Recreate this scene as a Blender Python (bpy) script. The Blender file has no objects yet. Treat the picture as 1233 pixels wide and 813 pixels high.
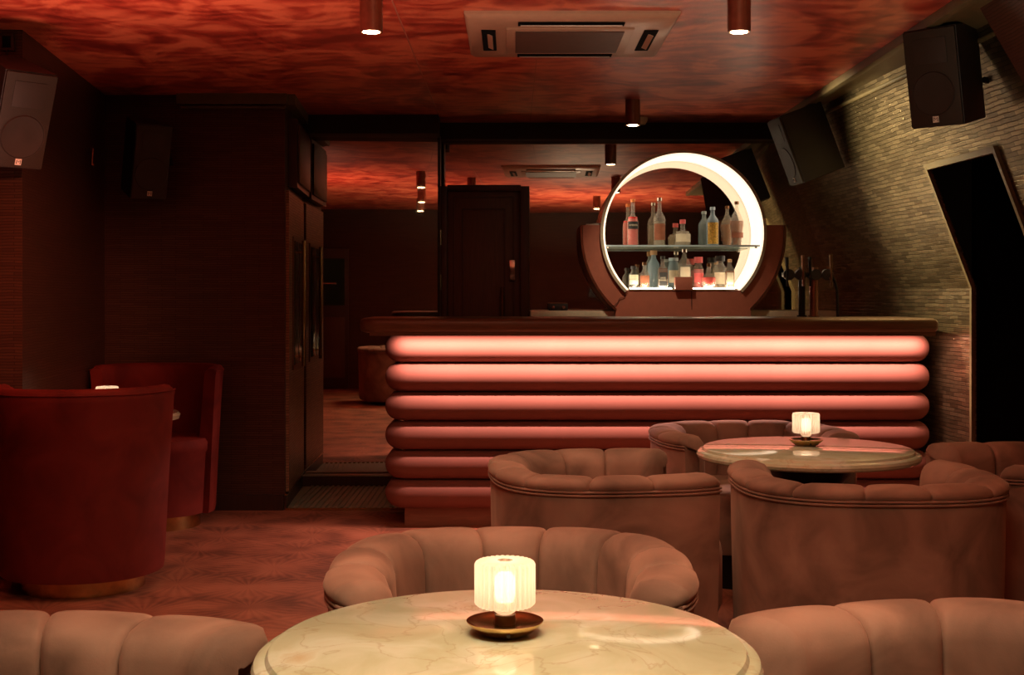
import bpy, bmesh, math, random
from mathutils import Vector, Matrix
random.seed(7)
PI = math.pi
SC = bpy.context.scene
COL = SC.collection
# ------------------------------------------------------------------ camera, world, exposure
EYE = 1.228
FPX = 1550.0
cam_d = bpy.data.cameras.new('camera')
cam = bpy.data.objects.new('camera', cam_d); COL.objects.link(cam)
cam.location = (0, 0, EYE); cam.rotation_euler = (PI/2, 0, 0)
cam_d.sensor_width = 36; cam_d.lens = 36*FPX/1233
cam_d.shift_y = -49.5/1233; cam_d.clip_start = 0.02
SC.camera = cam
w = bpy.data.worlds.new('world'); SC.world = w; w.use_nodes = True
w.node_tree.nodes['Background'].inputs[0].default_value = (1.0, 0.6, 0.4, 1)
w.node_tree.nodes['Background'].inputs[1].default_value = 0.02
SC.view_settings.view_transform = 'Standard'
SC.view_settings.look = 'None'
SC.view_settings.exposure = 0.12
SC.view_settings.gamma = 1.0
CEIL = EYE + 1.16
def P(px, py, D):
    return Vector(((px-616.5)*D/FPX, D, EYE+(357-py)*D/FPX))
# ------------------------------------------------------------------ lights
def area(name, loc, target, size, sy, power, col, spread=PI):
    l = bpy.data.lights.new(name, 'AREA'); l.shape = 'RECTANGLE'; l.size = size; l.size_y = sy
    l.energy = power; l.color = col; l.spread = spread
    o = bpy.data.objects.new(name, l); COL.objects.link(o); o.location = loc
    d = Vector(target)-Vector(loc); o.rotation_euler = d.to_track_quat('-Z', 'Y').to_euler()
    return o
def spot(name, loc, target, power, col, angle=1.2, blend=0.6, r=0.03):
    l = bpy.data.lights.new(name, 'SPOT'); l.energy = power; l.color = col
    l.spot_size = angle; l.spot_blend = blend; l.shadow_soft_size = r
    o = bpy.data.objects.new(name, l); COL.objects.link(o); o.location = loc
    d = Vector(target)-Vector(loc); o.rotation_euler = d.to_track_quat('-Z', 'Y').to_euler()
    return o
WARM = (1.0, 0.76, 0.50)
area('bar_strip_light', (0.79, 6.728, 1.0355), (0.79, 6.735, 0), 2.84, 0.012, 44, (1.0, 0.53, 0.44))
area('room_fill', (0.0, 1.7, 2.36), (0.0, 2.3, 0.4), 1.2, 0.5, 24, (1.0, 0.80, 0.52), 2.0)  # added soft fill over the near seats, no fitting there
area('room_fill_mid', (-0.2, 4.2, 2.36), (-0.2, 4.5, 0.4), 1.6, 0.5, 7, (1.0, 0.78, 0.50), 2.0)  # added soft fill over the middle of the room, no fitting
spot('red_wall_light', (-0.6, 3.6, 1.9), (-2.22, 5.85, 1.2), 210, (1.0, 0.26, 0.14), 0.62, 1.0, 0.02)
area('red_bounce_fill', (-1.6, 4.2, 0.9), (-1.6, 4.21, 2.4), 0.5, 0.4, 24, (1.0, 0.42, 0.30), 2.2)  # added upward fill, reddens the left ceiling in place of bounce
area('warm_bounce_fill', (0.6, 2.6, 0.70), (0.6, 2.65, 2.4), 0.8, 0.3, 58, (1.0, 0.76, 0.52), 2.5)  # added upward fill, stands in for bounce from the tables
spot('wall_patch_fill', (0.80, 7.15, 2.20), (2.12, 6.75, 1.68), 420, (1.0, 0.82, 0.50), 1.25, 1.0, 0.04)  # added spot without fitting, brightens the leaning wall where the ring would reflect
# ------------------------------------------------------------------ materials
MATS = {}
def nt(name):
    m = bpy.data.materials.new(name); m.use_nodes = True
    t = m.node_tree; b = t.nodes['Principled BSDF']
    MATS[name] = m
    return m, t, b
def N(t, typ, **kw):
    n = t.nodes.new(typ)
    for k, v in kw.items(): setattr(n, k, v)
    return n
def ramp(t, stops, interp='LINEAR'):
    r = N(t, 'ShaderNodeValToRGB'); cr = r.color_ramp; cr.interpolation = interp
    while len(cr.elements) < len(stops): cr.elements.new(0.5)
    for e, (p, c) in zip(cr.elements, stops):
        e.position = p; e.color = (*c, 1)
    return r
def coords(t, scale=(1, 1, 1), kind='Object'):
    tc = N(t, 'ShaderNodeTexCoord'); mp = N(t, 'ShaderNodeMapping')
    mp.inputs['Scale'].default_value = scale
    t.links.new(tc.outputs[kind], mp.inputs[0]); return mp.outputs[0]
def bump(t, b, h, strength=0.3, dist=0.01):
    bp = N(t, 'ShaderNodeBump'); bp.inputs['Strength'].default_value = strength
    bp.inputs['Distance'].default_value = dist
    t.links.new(h, bp.inputs['Height']); t.links.new(bp.outputs[0], b.inputs['Normal'])
def plain(name, c, rough=0.5, metal=0.0, spec=0.5, noise=0.12, ns=30, coat=0):
    m, t, b = nt(name)
    n = N(t, 'ShaderNodeTexNoise'); n.inputs['Scale'].default_value = ns; n.inputs['Detail'].default_value = 4
    t.links.new(coords(t), n.inputs['Vector'])
    r = ramp(t, [(0.3, tuple(x*(1-noise) for x in c)), (0.7, tuple(min(1, x*(1+noise)) for x in c))])
    t.links.new(n.outputs['Fac'], r.inputs[0]); t.links.new(r.outputs[0], b.inputs['Base Color'])
    b.inputs['Roughness'].default_value = rough; b.inputs['Metallic'].default_value = metal
    b.inputs['Specular IOR Level'].default_value = spec; b.inputs['Coat Weight'].default_value = coat
    return m
def emis(name, c, s):
    m, t, b = nt(name)
    b.inputs['Base Color'].default_value = (*c, 1); b.inputs['Roughness'].default_value = 0.5
    b.inputs['Emission Color'].default_value = (*c, 1); b.inputs['Emission Strength'].default_value = s
    return m
def velvet(name, c1, c2, c3, sheen, rough=0.75, ns=3.0):
    m, t, b = nt(name)
    v = coords(t)
    n = N(t, 'ShaderNodeTexNoise'); n.inputs['Scale'].default_value = ns; n.inputs['Detail'].default_value = 5
    n.inputs['Distortion'].default_value = 0.8
    n2 = N(t, 'ShaderNodeTexNoise'); n2.inputs['Scale'].default_value = 260
    t.links.new(v, n.inputs['Vector']); t.links.new(v, n2.inputs['Vector'])
    r = ramp(t, [(0.32, c1), (0.5, c2), (0.72, c3)])
    t.links.new(n.outputs['Fac'], r.inputs[0]); t.links.new(r.outputs[0], b.inputs['Base Color'])
    b.inputs['Roughness'].default_value = rough
    b.inputs['Sheen Weight'].default_value = sheen; b.inputs['Sheen Roughness'].default_value = 0.45
    b.inputs['Sheen Tint'].default_value = (*[min(1, x*2.2) for x in c3], 1)
    b.inputs['Specular IOR Level'].default_value = 0.2
    bump(t, b, n2.outputs['Fac'], 0.12, 0.002)
    return m
velvet('rose_velvet', (0.14, 0.078, 0.054), (0.24, 0.133, 0.092), (0.36, 0.203, 0.143), 0.30, ns=4.5)
velvet('red_velvet', (0.09, 0.010, 0.007), (0.13, 0.015, 0.010), (0.17, 0.022, 0.015), 0.3, ns=5)
velvet('roll_velvet', (0.19, 0.072, 0.052), (0.205, 0.078, 0.057), (0.22, 0.085, 0.062), 0.05, 0.7, 2)
plain('seam_dark', (0.05, 0.022, 0.014), 0.8)
plain('roll_core', (0.10, 0.03, 0.02), 0.8)
plain('black_metal', (0.012, 0.011, 0.010), 0.4, 0.6)
plain('black_plastic', (0.014, 0.010, 0.009), 0.55)
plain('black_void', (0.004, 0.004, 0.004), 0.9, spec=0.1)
plain('speaker_grille', (0.026, 0.019, 0.012), 0.6, 0.2, noise=0.35, ns=400)
plain('speaker_cone', (0.02, 0.013, 0.008), 0.6)
plain('pale_mark', (0.75, 0.72, 0.62), 0.5)
plain('brass', (0.55, 0.36, 0.14), 0.22, 1.0)
plain('bronze', (0.20, 0.11, 0.06), 0.3, 1.0)
plain('dark_bronze', (0.24, 0.11, 0.07), 0.3, 0.85)
plain('chrome', (0.6, 0.58, 0.52), 0.15, 1.0, noise=0.02)
plain('cream_stone', (0.62, 0.56, 0.42), 0.3, noise=0.1)
plain('unit_red', (0.44, 0.15, 0.10), 0.45, noise=0.05)
plain('ac_plastic', (0.46, 0.28, 0.19), 0.3, noise=0.05)
plain('ac_grille', (0.10, 0.05, 0.035), 0.5)
plain('aisle_rubber', (0.20, 0.20, 0.12), 0.45, noise=0.25, ns=120)
plain('green_glass', (0.02, 0.05, 0.03), 0.12, spec=0.6)
plain('cork', (0.45, 0.28, 0.14), 0.8)
plain('black_cap', (0.02, 0.02, 0.02), 0.4)
plain('paper_cream', (0.72, 0.66, 0.50), 0.7)
plain('paper_black', (0.02, 0.02, 0.02), 0.6)
plain('paper_orange', (0.75, 0.22, 0.06), 0.6)
plain('paper_gold', (0.55, 0.33, 0.06), 0.4, 0.3, noise=0.5, ns=120)
plain('paper_brown', (0.30, 0.10, 0.05), 0.6)
plain('cap_pink', (0.80, 0.15, 0.16), 0.5)
plain('cap_blue', (0.45, 0.60, 0.68), 0.5)
plain('porcelain_white', (0.8, 0.76, 0.66), 0.3, noise=0.02)
emis('liner_glow', (1.0, 0.79, 0.58), 1.35)  # strip light on the ring liner put into its material as glow
emis('led_hot', (1.0, 0.82, 0.58), 40)
emis('led_pink', (1.0, 0.40, 0.32), 2.5)
emis('lamp_disc', (1.0, 0.72, 0.40), 30)
emis('bulb_glow', (1.0, 0.80, 0.56), 3.2)
emis('exit_glow', (0.10, 0.30, 0.20), 0.05)

def wood(name, c1, c2, rough, scale, spec=0.5, coat=0.0):
    m, t, b = nt(name)
    n = N(t, 'ShaderNodeTexNoise'); n.inputs['Scale'].default_value = 6; n.inputs['Detail'].default_value = 8
    n.inputs['Distortion'].default_value = 1.0
    t.links.new(coords(t, scale), n.inputs['Vector'])
    r = ramp(t, [(0.3, c1), (0.7, c2)])
    t.links.new(n.outputs['Fac'], r.inputs[0]); t.links.new(r.outputs[0], b.inputs['Base Color'])
    b.inputs['Roughness'].default_value = rough; b.inputs['Specular IOR Level'].default_value = spec
    b.inputs['Coat Weight'].default_value = coat
    bump(t, b, n.outputs['Fac'], 0.1, 0.003)
    return m
wood('counter_wood', (0.10, 0.055, 0.028), (0.16, 0.09, 0.046), 0.35, (1, 12, 12))
wood('plinth_wood', (0.20, 0.075, 0.04), (0.28, 0.11, 0.06), 0.5, (1, 8, 8))
wood('dark_wood', (0.028, 0.013, 0.008), (0.048, 0.021, 0.013), 0.38, (14, 14, 1))
wood('door_wood', (0.065, 0.034, 0.021), (0.10, 0.05, 0.031), 0.4, (16, 16, 1))
wood('beam_dark', (0.008, 0.006, 0.004), (0.014, 0.010, 0.006), 0.6, (1, 8, 8))
wood('olive_trim', (0.10, 0.075, 0.035), (0.14, 0.105, 0.05), 0.38, (2, 2, 2))

# wallpaper: short horizontal relief strips between vertical seams
def wallpaper(name, c1, c2, c3, rough, metal, strip=(0.062, 0.0125), rot=(0, 0, 0), bs=0.5):
    m, t, b = nt(name)
    tc = N(t, 'ShaderNodeTexCoord')
    br = N(t, 'ShaderNodeTexBrick'); br.offset = 0.5; br.offset_frequency = 2
    uv = tc.outputs['UV']
    nz = N(t, 'ShaderNodeTexNoise'); nz.inputs['Scale'].default_value = 9; nz.inputs['Detail'].default_value = 3
    t.links.new(uv, nz.inputs['Vector'])
    mx = N(t, 'ShaderNodeVectorMath', operation='SCALE'); mx.inputs['Scale'].default_value = 0.012
    t.links.new(nz.outputs['Color'], mx.inputs[0])
    ad = N(t, 'ShaderNodeVectorMath', operation='ADD')
    t.links.new(uv, ad.inputs[0]); t.links.new(mx.outputs[0], ad.inputs[1])
    t.links.new(ad.outputs[0], br.inputs['Vector'])
    br.inputs['Scale'].default_value = 1.0
    br.inputs['Brick Width'].default_value = strip[0]; br.inputs['Row Height'].default_value = strip[1]
    br.inputs['Mortar Size'].default_value = 0.0022; br.inputs['Mortar Smooth'].default_value = 0.8
    br.inputs['Color1'].default_value = (*c1, 1); br.inputs['Color2'].default_value = (*c2, 1)
    br.inputs['Mortar'].default_value = (*c3, 1)
    t.links.new(br.outputs['Color'], b.inputs['Base Color'])
    b.inputs['Roughness'].default_value = rough; b.inputs['Metallic'].default_value = metal
    # fine streaks on top of strip relief
    n2 = N(t, 'ShaderNodeTexNoise'); n2.inputs['Scale'].default_value = 1
    mp = N(t, 'ShaderNodeMapping'); mp.inputs['Scale'].default_value = (14, 160, 1)
    t.links.new(uv, mp.inputs[0]); t.links.new(mp.outputs[0], n2.inputs['Vector'])
    inv = N(t, 'ShaderNodeMath', operation='SUBTRACT'); t.links.new(n2.outputs['Fac'], inv.inputs[0])
    t.links.new(br.outputs['Fac'], inv.inputs[1])
    bump(t, b, inv.outputs[0], bs, 0.004)
    return m
wallpaper('wallpaper_lit', (0.33, 0.25, 0.135), (0.15, 0.11, 0.058), (0.05, 0.035, 0.018), 0.30, 0.9, (0.10, 0.021))  # same paper as the left walls, lamplight put into a paler gold
wallpaper('wallpaper_dim', (0.085, 0.040, 0.024), (0.062, 0.028, 0.017), (0.026, 0.011, 0.006), 0.40, 0.25, (0.16, 0.013), bs=0.22)  # same paper as the right wall, dim light put into a darker tone
wallpaper('door_wallpaper', (0.34, 0.22, 0.12), (0.24, 0.15, 0.08), (0.08, 0.035, 0.018), 0.34, 0.5, (0.11, 0.016))

# ceiling lacquer
m, t, b = nt('ceiling_lacquer')
v = coords(t, (1.2, 0.9, 1))
n = N(t, 'ShaderNodeTexNoise'); n.inputs['Scale'].default_value = 2.6; n.inputs['Detail'].default_value = 6; n.inputs['Distortion'].default_value = 1.6
t.links.new(v, n.inputs['Vector'])
wv = N(t, 'ShaderNodeTexWave', wave_type='RINGS'); wv.inputs['Scale'].default_value = 3; wv.inputs['Distortion'].default_value = 14; wv.inputs['Detail'].default_value = 3; wv.inputs['Detail Scale'].default_value = 0.7
t.links.new(v, wv.inputs['Vector'])
mx = N(t, 'ShaderNodeMath', operation='MULTIPLY_ADD'); mx.inputs[1].default_value = 0.10
t.links.new(wv.outputs['Fac'], mx.inputs[0]); t.links.new(n.outputs['Fac'], mx.inputs[2])
r = ramp(t, [(0.34, (0.22, 0.024, 0.016)), (0.50, (0.44, 0.060, 0.034)), (0.66, (0.72, 0.17, 0.085))])
t.links.new(mx.outputs[0], r.inputs[0]); t.links.new(r.outputs[0], b.inputs['Base Color'])
b.inputs['Roughness'].default_value = 0.33; b.inputs['Specular IOR Level'].default_value = 0.6
bump(t, b, mx.outputs[0], 0.18, 0.02)

# carpet with fan shaped radial pattern
m, t, b = nt('carpet')
v = coords(t, (2.6, 2.6, 0))
vo = N(t, 'ShaderNodeTexVoronoi', voronoi_dimensions='2D'); vo.inputs['Scale'].default_value = 1; vo.inputs['Randomness'].default_value = 0.35
t.links.new(v, vo.inputs['Vector'])
sb = N(t, 'ShaderNodeVectorMath', operation='SUBTRACT')
t.links.new(v, sb.inputs[0]); t.links.new(vo.outputs['Position'], sb.inputs[1])
sp = N(t, 'ShaderNodeSeparateXYZ'); t.links.new(sb.outputs[0], sp.inputs[0])
at = N(t, 'ShaderNodeMath', operation='ARCTAN2'); t.links.new(sp.outputs[1], at.inputs[0]); t.links.new(sp.outputs[0], at.inputs[1])
mu = N(t, 'ShaderNodeMath', operation='MULTIPLY'); mu.inputs[1].default_value = 26; t.links.new(at.outputs[0], mu.inputs[0])
si = N(t, 'ShaderNodeMath', operation='SINE'); t.links.new(mu.outputs[0], si.inputs[0])
nn = N(t, 'ShaderNodeTexNoise'); nn.inputs['Scale'].default_value = 1.6; nn.inputs['Detail'].default_value = 4
t.links.new(v, nn.inputs['Vector'])
ma = N(t, 'ShaderNodeMath', operation='MULTIPLY_ADD'); ma.inputs[1].default_value = 0.055
t.links.new(si.outputs[0], ma.inputs[0]); t.links.new(nn.outputs['Fac'], ma.inputs[2])
r = ramp(t, [(0.34, (0.15, 0.052, 0.028)), (0.5, (0.27, 0.092, 0.048)), (0.68, (0.36, 0.13, 0.070))])
t.links.new(ma.outputs[0], r.inputs[0]); t.links.new(r.outputs[0], b.inputs['Base Color'])
b.inputs['Roughness'].default_value = 0.7; b.inputs['Specular IOR Level'].default_value = 0.25
b.inputs['Sheen Weight'].default_value = 0.0
n3 = N(t, 'ShaderNodeTexNoise'); n3.inputs['Scale'].default_value = 300; t.links.new(v, n3.inputs['Vector'])
bump(t, b, n3.outputs['Fac'], 0.3, 0.003)

# marble
m, t, b = nt('marble')
v = coords(t, (1, 1, 1))
n = N(t, 'ShaderNodeTexNoise'); n.inputs['Scale'].default_value = 5; n.inputs['Detail'].default_value = 7; n.inputs['Distortion'].default_value = 0.8
t.links.new(v, n.inputs['Vector'])
r = ramp(t, [(0.30, (0.40, 0.39, 0.24)), (0.5, (0.48, 0.48, 0.32)), (0.62, (0.57, 0.57, 0.43)), (0.8, (0.48, 0.35, 0.18))])
t.links.new(n.outputs['Fac'], r.inputs[0])
sc = N(t, 'ShaderNodeVectorMath', operation='SCALE'); sc.inputs['Scale'].default_value = 0.45
t.links.new(n.outputs['Color'], sc.inputs[0])
ad = N(t, 'ShaderNodeVectorMath', operation='ADD'); t.links.new(v, ad.inputs[0]); t.links.new(sc.outputs[0], ad.inputs[1])
vo = N(t, 'ShaderNodeTexVoronoi', feature='DISTANCE_TO_EDGE'); vo.inputs['Scale'].default_value = 6
t.links.new(ad.outputs[0], vo.inputs['Vector'])
rv = ramp(t, [(0.0, (0.35, 0.35, 0.35)), (0.03, (0, 0, 0))])
t.links.new(vo.outputs['Distance'], rv.inputs[0])
mix = N(t, 'ShaderNodeMix', data_type='RGBA')
t.links.new(rv.outputs[0], mix.inputs['Factor']); t.links.new(r.outputs[0], mix.inputs[6])
mix.inputs[7].default_value = (0.30, 0.20, 0.10, 1)
t.links.new(mix.outputs[2], b.inputs['Base Color'])
b.inputs['Roughness'].default_value = 0.085; b.inputs['Specular IOR Level'].default_value = 0.6

# mirror
m, t, b = nt('mirror_glass')
b.inputs['Base Color'].default_value = (0.66, 0.60, 0.52, 1); b.inputs['Metallic'].default_value = 1
b.inputs['Roughness'].default_value = 0.015

def glass(name, c, trans=0.75, rough=0.04):
    m, t, b = nt(name)
    out = t.nodes['Material Output']
    tr = N(t, 'ShaderNodeBsdfTransparent'); tr.inputs[0].default_value = (*c, 1)
    b.inputs['Base Color'].default_value = (*[x*0.75 for x in c], 1); b.inputs['Roughness'].default_value = rough
    b.inputs['Specular IOR Level'].default_value = 0.8
    mx = N(t, 'ShaderNodeMixShader'); mx.inputs[0].default_value = trans
    t.links.new(b.outputs[0], mx.inputs[1]); t.links.new(tr.outputs[0], mx.inputs[2])
    t.links.new(mx.outputs[0], out.inputs[0])
    return m
glass('clear_glass', (0.95, 0.94, 0.88), 0.80)
glass('shelf_glass', (0.75, 0.85, 0.80), 0.45)
glass('blue_glass', (0.48, 0.66, 0.76), 0.45)
glass('pink_liquid', (1.0, 0.22, 0.26), 0.15)
glass('red_liquid', (1.0, 0.08, 0.07), 0.15)
glass('amber_liquid', (0.60, 0.24, 0.09), 0.3)
glass('brown_liquid', (0.26, 0.10, 0.05), 0.4)
glass('pale_liquid', (0.80, 0.74, 0.62), 0.6)
glass('dark_glass', (0.12, 0.12, 0.10), 0.3)
m, t, b = nt('fluted_glass')
out = t.nodes['Material Output']
tl = N(t, 'ShaderNodeBsdfTranslucent'); tl.inputs[0].default_value = (1.0, 0.93, 0.88, 1)
tp = N(t, 'ShaderNodeBsdfTransparent'); tp.inputs[0].default_value = (1.0, 0.95, 0.85, 1)
b.inputs['Base Color'].default_value = (0.9, 0.82, 0.65, 1); b.inputs['Roughness'].default_value = 0.12
m1 = N(t, 'ShaderNodeMixShader'); m1.inputs[0].default_value = 0.30
t.links.new(tl.outputs[0], m1.inputs[1]); t.links.new(tp.outputs[0], m1.inputs[2])
m2 = N(t, 'ShaderNodeMixShader'); m2.inputs[0].default_value = 0.18
t.links.new(m1.outputs[0], m2.inputs[1]); t.links.new(b.outputs[0], m2.inputs[2])
t.links.new(m2.outputs[0], out.inputs[0])

# ------------------------------------------------------------------ mesh helpers
def newbm(): return bmesh.new()
def box(bm, c, s, rot=None):
    mt = Matrix.Translation(c)
    if rot is not None: mt = mt @ rot.to_4x4()
    r = bmesh.ops.create_cube(bm, size=1, matrix=mt @ Matrix.Diagonal((*s, 1)))
    return r['verts']
def cyl(bm, p0, p1, r0, r1=None, seg=20, caps=True):
    p0 = Vector(p0); p1 = Vector(p1); d = p1-p0
    q = d.to_track_quat('Z', 'Y').to_matrix().to_4x4()
    bmesh.ops.create_cone(bm, cap_ends=caps, segments=seg, radius1=r0, radius2=r0 if r1 is None else r1,
                          depth=d.length, matrix=Matrix.Translation((p0+p1)/2) @ q)
def lathe(bm, prof, seg=32, c=(0, 0, 0), flute=None, a0=0, a1=2*PI):
    full = abs(a1-a0-2*PI) < 1e-6
    rings = []
    n = seg if full else seg+1
    for i in range(n):
        a = a0+(a1-a0)*i/seg
        k = 1
        if flute: k = 1+flute[1]*(abs(math.cos(a*flute[0]/2))-0.5)
        rings.append([bm.verts.new((c[0]+r*k*math.cos(a), c[1]+r*k*math.sin(a), c[2]+z)) for r, z in prof])
    for i in range(seg):
        A = rings[i]; B = rings[(i+1) % n]
        for j in range(len(prof)-1):
            try: bm.faces.new((A[j], B[j], B[j+1], A[j+1]))
            except ValueError: pass
    bmesh.ops.remove_doubles(bm, verts=bm.verts[:], dist=1e-6)
def prism(bm, pts, off):
    """pts: list of Vector (planar loop), off: Vector extrusion"""
    off = Vector(off)
    a = [bm.verts.new(Vector(p)) for p in pts]; b = [bm.verts.new(Vector(p)+off) for p in pts]
    n = len(pts)
    bm.faces.new(a); bm.faces.new(b[::-1])
    for i in range(n): bm.faces.new((a[i], b[i], b[(i+1) % n], a[(i+1) % n]))
def tube(bm, pts, r, seg=10):
    pts = [Vector(p) for p in pts]; rings = []
    for i, p in enumerate(pts):
        d = (pts[min(i+1, len(pts)-1)]-pts[max(i-1, 0)]).normalized()
        q = d.to_track_quat('Z', 'Y').to_matrix()
        rings.append([bm.verts.new(p+q @ Vector((r*math.cos(2*PI*k/seg), r*math.sin(2*PI*k/seg), 0))) for k in range(seg)])
    for A, B in zip(rings, rings[1:]):
        for k in range(seg): bm.faces.new((A[k], A[(k+1) % seg], B[(k+1) % seg], B[k]))
    bm.faces.new(rings[0][::-1]); bm.faces.new(rings[-1])
def grid(bm, rows, closed=False):
    V = [[bm.verts.new(p) for p in r] for r in rows]
    for A, B in zip(V, V[1:]):
        n = len(A)
        for j in range(n if closed else n-1):
            bm.faces.new((A[j], A[(j+1) % n], B[(j+1) % n], B[j]))
    return V
def obj(name, bm, mat, parent=None, smooth=True, bevel=0, angle=40, uvworld=False):
    bmesh.ops.recalc_face_normals(bm, faces=bm.faces[:])
    if bevel:
        es = [e for e in bm.edges if len(e.link_faces) == 2 and e.calc_face_angle(0) > 0.6]
        bmesh.ops.bevel(bm, geom=es, offset=bevel, segments=2, affect='EDGES', profile=0.6)
    if smooth:
        for f in bm.faces: f.smooth = True
        for e in bm.edges:
            e.smooth = not (len(e.link_faces) == 2 and e.calc_face_angle(0) > math.radians(angle))
    if uvworld:
        uvl = bm.loops.layers.uv.new('UVMap')
        for f in bm.faces:
            nrm = f.normal
            tz = Vector((0, 0, 1))-nrm*nrm.z
            tz = tz.normalized() if tz.length > 0.05 else Vector((0, 1, 0))
            tx = tz.cross(nrm).normalized()
            for l in f.loops: l[uvl].uv = (l.vert.co.dot(tx), l.vert.co.dot(tz))
    me = bpy.data.meshes.new(name); bm.to_mesh(me); bm.free()
    if isinstance(mat, (list, tuple)):
        for x in mat: me.materials.append(MATS[x])
    else: me.materials.append(MATS[mat])
    o = bpy.data.objects.new(name, me); COL.objects.link(o)
    if parent: o.parent = parent
    return o
def thing(name, label, cat, loc=(0, 0, 0), rz=0, group=None):
    o = bpy.data.objects.new(name, None); COL.objects.link(o); o.location = loc; o.rotation_euler = (0, 0, rz)
    o.empty_display_size = 0.1
    o['label'] = label; o['category'] = cat
    if group: o['group'] = group
    return o
def struct(o, label):
    o['kind'] = 'structure'; o['label'] = label; return o
def copy_tree(o, parent=None):
    c = o.copy(); COL.objects.link(c)
    if parent: c.parent = parent
    for ch in list(o.children): copy_tree(ch, c)
    return c
def dup(o, loc, rz, label):
    c = copy_tree(o); c.location = loc; c.rotation_euler = (0, 0, rz); c['label'] = label
    return c
def text_part(name, txt, size, mat, parent, loc, rot=(PI/2, 0, 0)):
    cu = bpy.data.curves.new(name, 'FONT'); cu.body = txt; cu.size = size; cu.extrude = size*0.02
    cu.align_x = 'CENTER'; cu.align_y = 'CENTER'; cu.resolution_u = 2
    to = bpy.data.objects.new(name, cu); COL.objects.link(to)
    dg = bpy.context.evaluated_depsgraph_get(); me = bpy.data.meshes.new_from_object(to.evaluated_get(dg))
    bpy.data.objects.remove(to)
    me.materials.clear(); me.materials.append(MATS[mat])
    o = bpy.data.objects.new(name, me); COL.objects.link(o); o.parent = parent; o.location = loc; o.rotation_euler = rot
    return o

# ------------------------------------------------------------------ SETTING
YB = -0.35        # wall behind the camera
ML, MR = 8.40, 8.70
# right wall: vertical below the bend, leaning inwards above it
ZB = 1.27
def wx(D): return 2.29+(6.9-D)*0.06
def slope_pt(D, z): return Vector((wx(D)-0.378*max(0, z-ZB), D, z))
TOPX = 1.765
bm = newbm(); box(bm, (0, 4.1, -0.05), (7.4, 9.6, 0.1)); struct(obj('floor', bm, 'carpet', smooth=False), 'red brown carpet with faint fan pattern')
bm = newbm(); box(bm, (0, 4.1, CEIL+0.05), (7.4, 9.6, 0.1)); struct(obj('ceiling', bm, 'ceiling_lacquer', smooth=False), 'glossy mottled red lacquered ceiling')
for i, (a, c) in enumerate([((527, 150), None), ((640, 90), None)]):
    pass
bm = newbm(); box(bm, (-0.47, 4.2, CEIL-0.0008), (0.005, 8.0, 0.0016)); struct(obj('trim_1', bm, 'unit_red', smooth=False), 'fine joint line between ceiling panels')
bm = newbm(); box(bm, (0.12, 7.4, CEIL-0.0008), (0.004, 2.4, 0.0016)); struct(obj('trim_2', bm, 'unit_red', smooth=False), 'fine short joint line in the ceiling')
bm = newbm(); box(bm, (0, YB-0.05, 1.2), (7.4, 0.1, 2.6)); struct(obj('wall_back', bm, 'wallpaper_dim', smooth=False, uvworld=True), 'dark papered wall opposite the bar')
bm = newbm(); box(bm, (0, 8.85, 1.2), (7.4, 0.1, 2.6)); struct(obj('wall_front', bm, 'dark_wood', smooth=False), 'wall that carries the mirrors')
# left walls
bm = newbm()
prism(bm, [(-3.4, 7.42, 0), (-1.306, 7.40, 0), (-1.372, ML+0.02, 0), (-1.372, 8.8, 0), (-3.4, 8.8, 0)], (0, 0, CEIL))
struct(obj('wall_front_left', bm, 'wallpaper_dim', smooth=False, uvworld=True), 'dark brown papered wall left of the bar aisle')
bm = newbm()
prism(bm, [(-2.345, 7.42, 0), (-2.13, 5.6, 0), (-3.2, 5.6, 0), (-3.2, 7.42, 0)], (0, 0, CEIL))
struct(obj('wall_left', bm, 'wallpaper_dim', smooth=False, uvworld=True), 'dark red brown papered wall on the left')
bm = newbm(); box(bm, (-3.15, 2.6, 1.2), (0.1, 6.0, 2.4)); struct(obj('wall_left_near', bm, 'wallpaper_dim', smooth=False, uvworld=True), 'dark papered wall set back on the near left')
# skirting + cornice of left wall
bm = newbm(); box(bm, (-1.83, 7.392, 0.045), (1.04, 0.02, 0.09)); struct(obj('baseboard_front', bm, 'dark_wood', smooth=False), 'dark skirting below the papered wall')
bm = newbm(); box(bm, (-1.60, 7.37, CEIL-0.03), (0.63, 0.05, 0.06)); box(bm, (-1.60, 7.385, CEIL-0.075), (0.60, 0.02, 0.012))
struct(obj('trim_3', bm, 'olive_trim', smooth=False), 'dark cornice over the papered wall')
# side face (towards the aisle): cornice, upper cupboard door, tall glazed door, skirting
def side(D): return -1.306-(D-7.40)*0.066
def sidebox(D0, D1, z0, z1, t0, t1):
    bm = newbm()
    prism(bm, [(side(D0)+t0, D0, z0), (side(D0)+t1, D0, z0), (side(D1)+t1, D1, z0), (side(D1)+t0, D1, z0)], (0, 0, z1-z0)); return bm
struct(obj('trim_4', sidebox(7.38, 8.36, CEIL-0.06, CEIL, 0, 0.06), 'olive_trim', smooth=False), 'olive cornice above the cupboard')
struct(obj('baseboard_side', sidebox(7.395, 8.38, 0.0, 0.085, 0, 0.012), 'dark_wood', smooth=False), 'skirting beside the rubber step')
struct(obj('trim_5', sidebox(7.395, 8.38, 0.085, 0.092, 0, 0.016), 'brass', smooth=False), 'thin brass line on top of the skirting')
t = thing('wall_cupboard', 'shallow dark cupboard under the cornice above the glazed door beside the aisle', 'cupboard', (side(7.9), 7.9, 1.86))
def local(bm, o):
    bmesh.ops.translate(bm, verts=bm.verts[:], vec=-Vector(o.location)); return bm
obj('body', local(sidebox(7.56, 8.34, 1.87, 2.27, 0.001, 0.055), t), 'dark_wood', t, smooth=False)
obj('door', local(sidebox(7.60, 8.30, 1.90, 2.24, 0.055, 0.067), t), 'door_wood', t, bevel=0.004)
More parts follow.
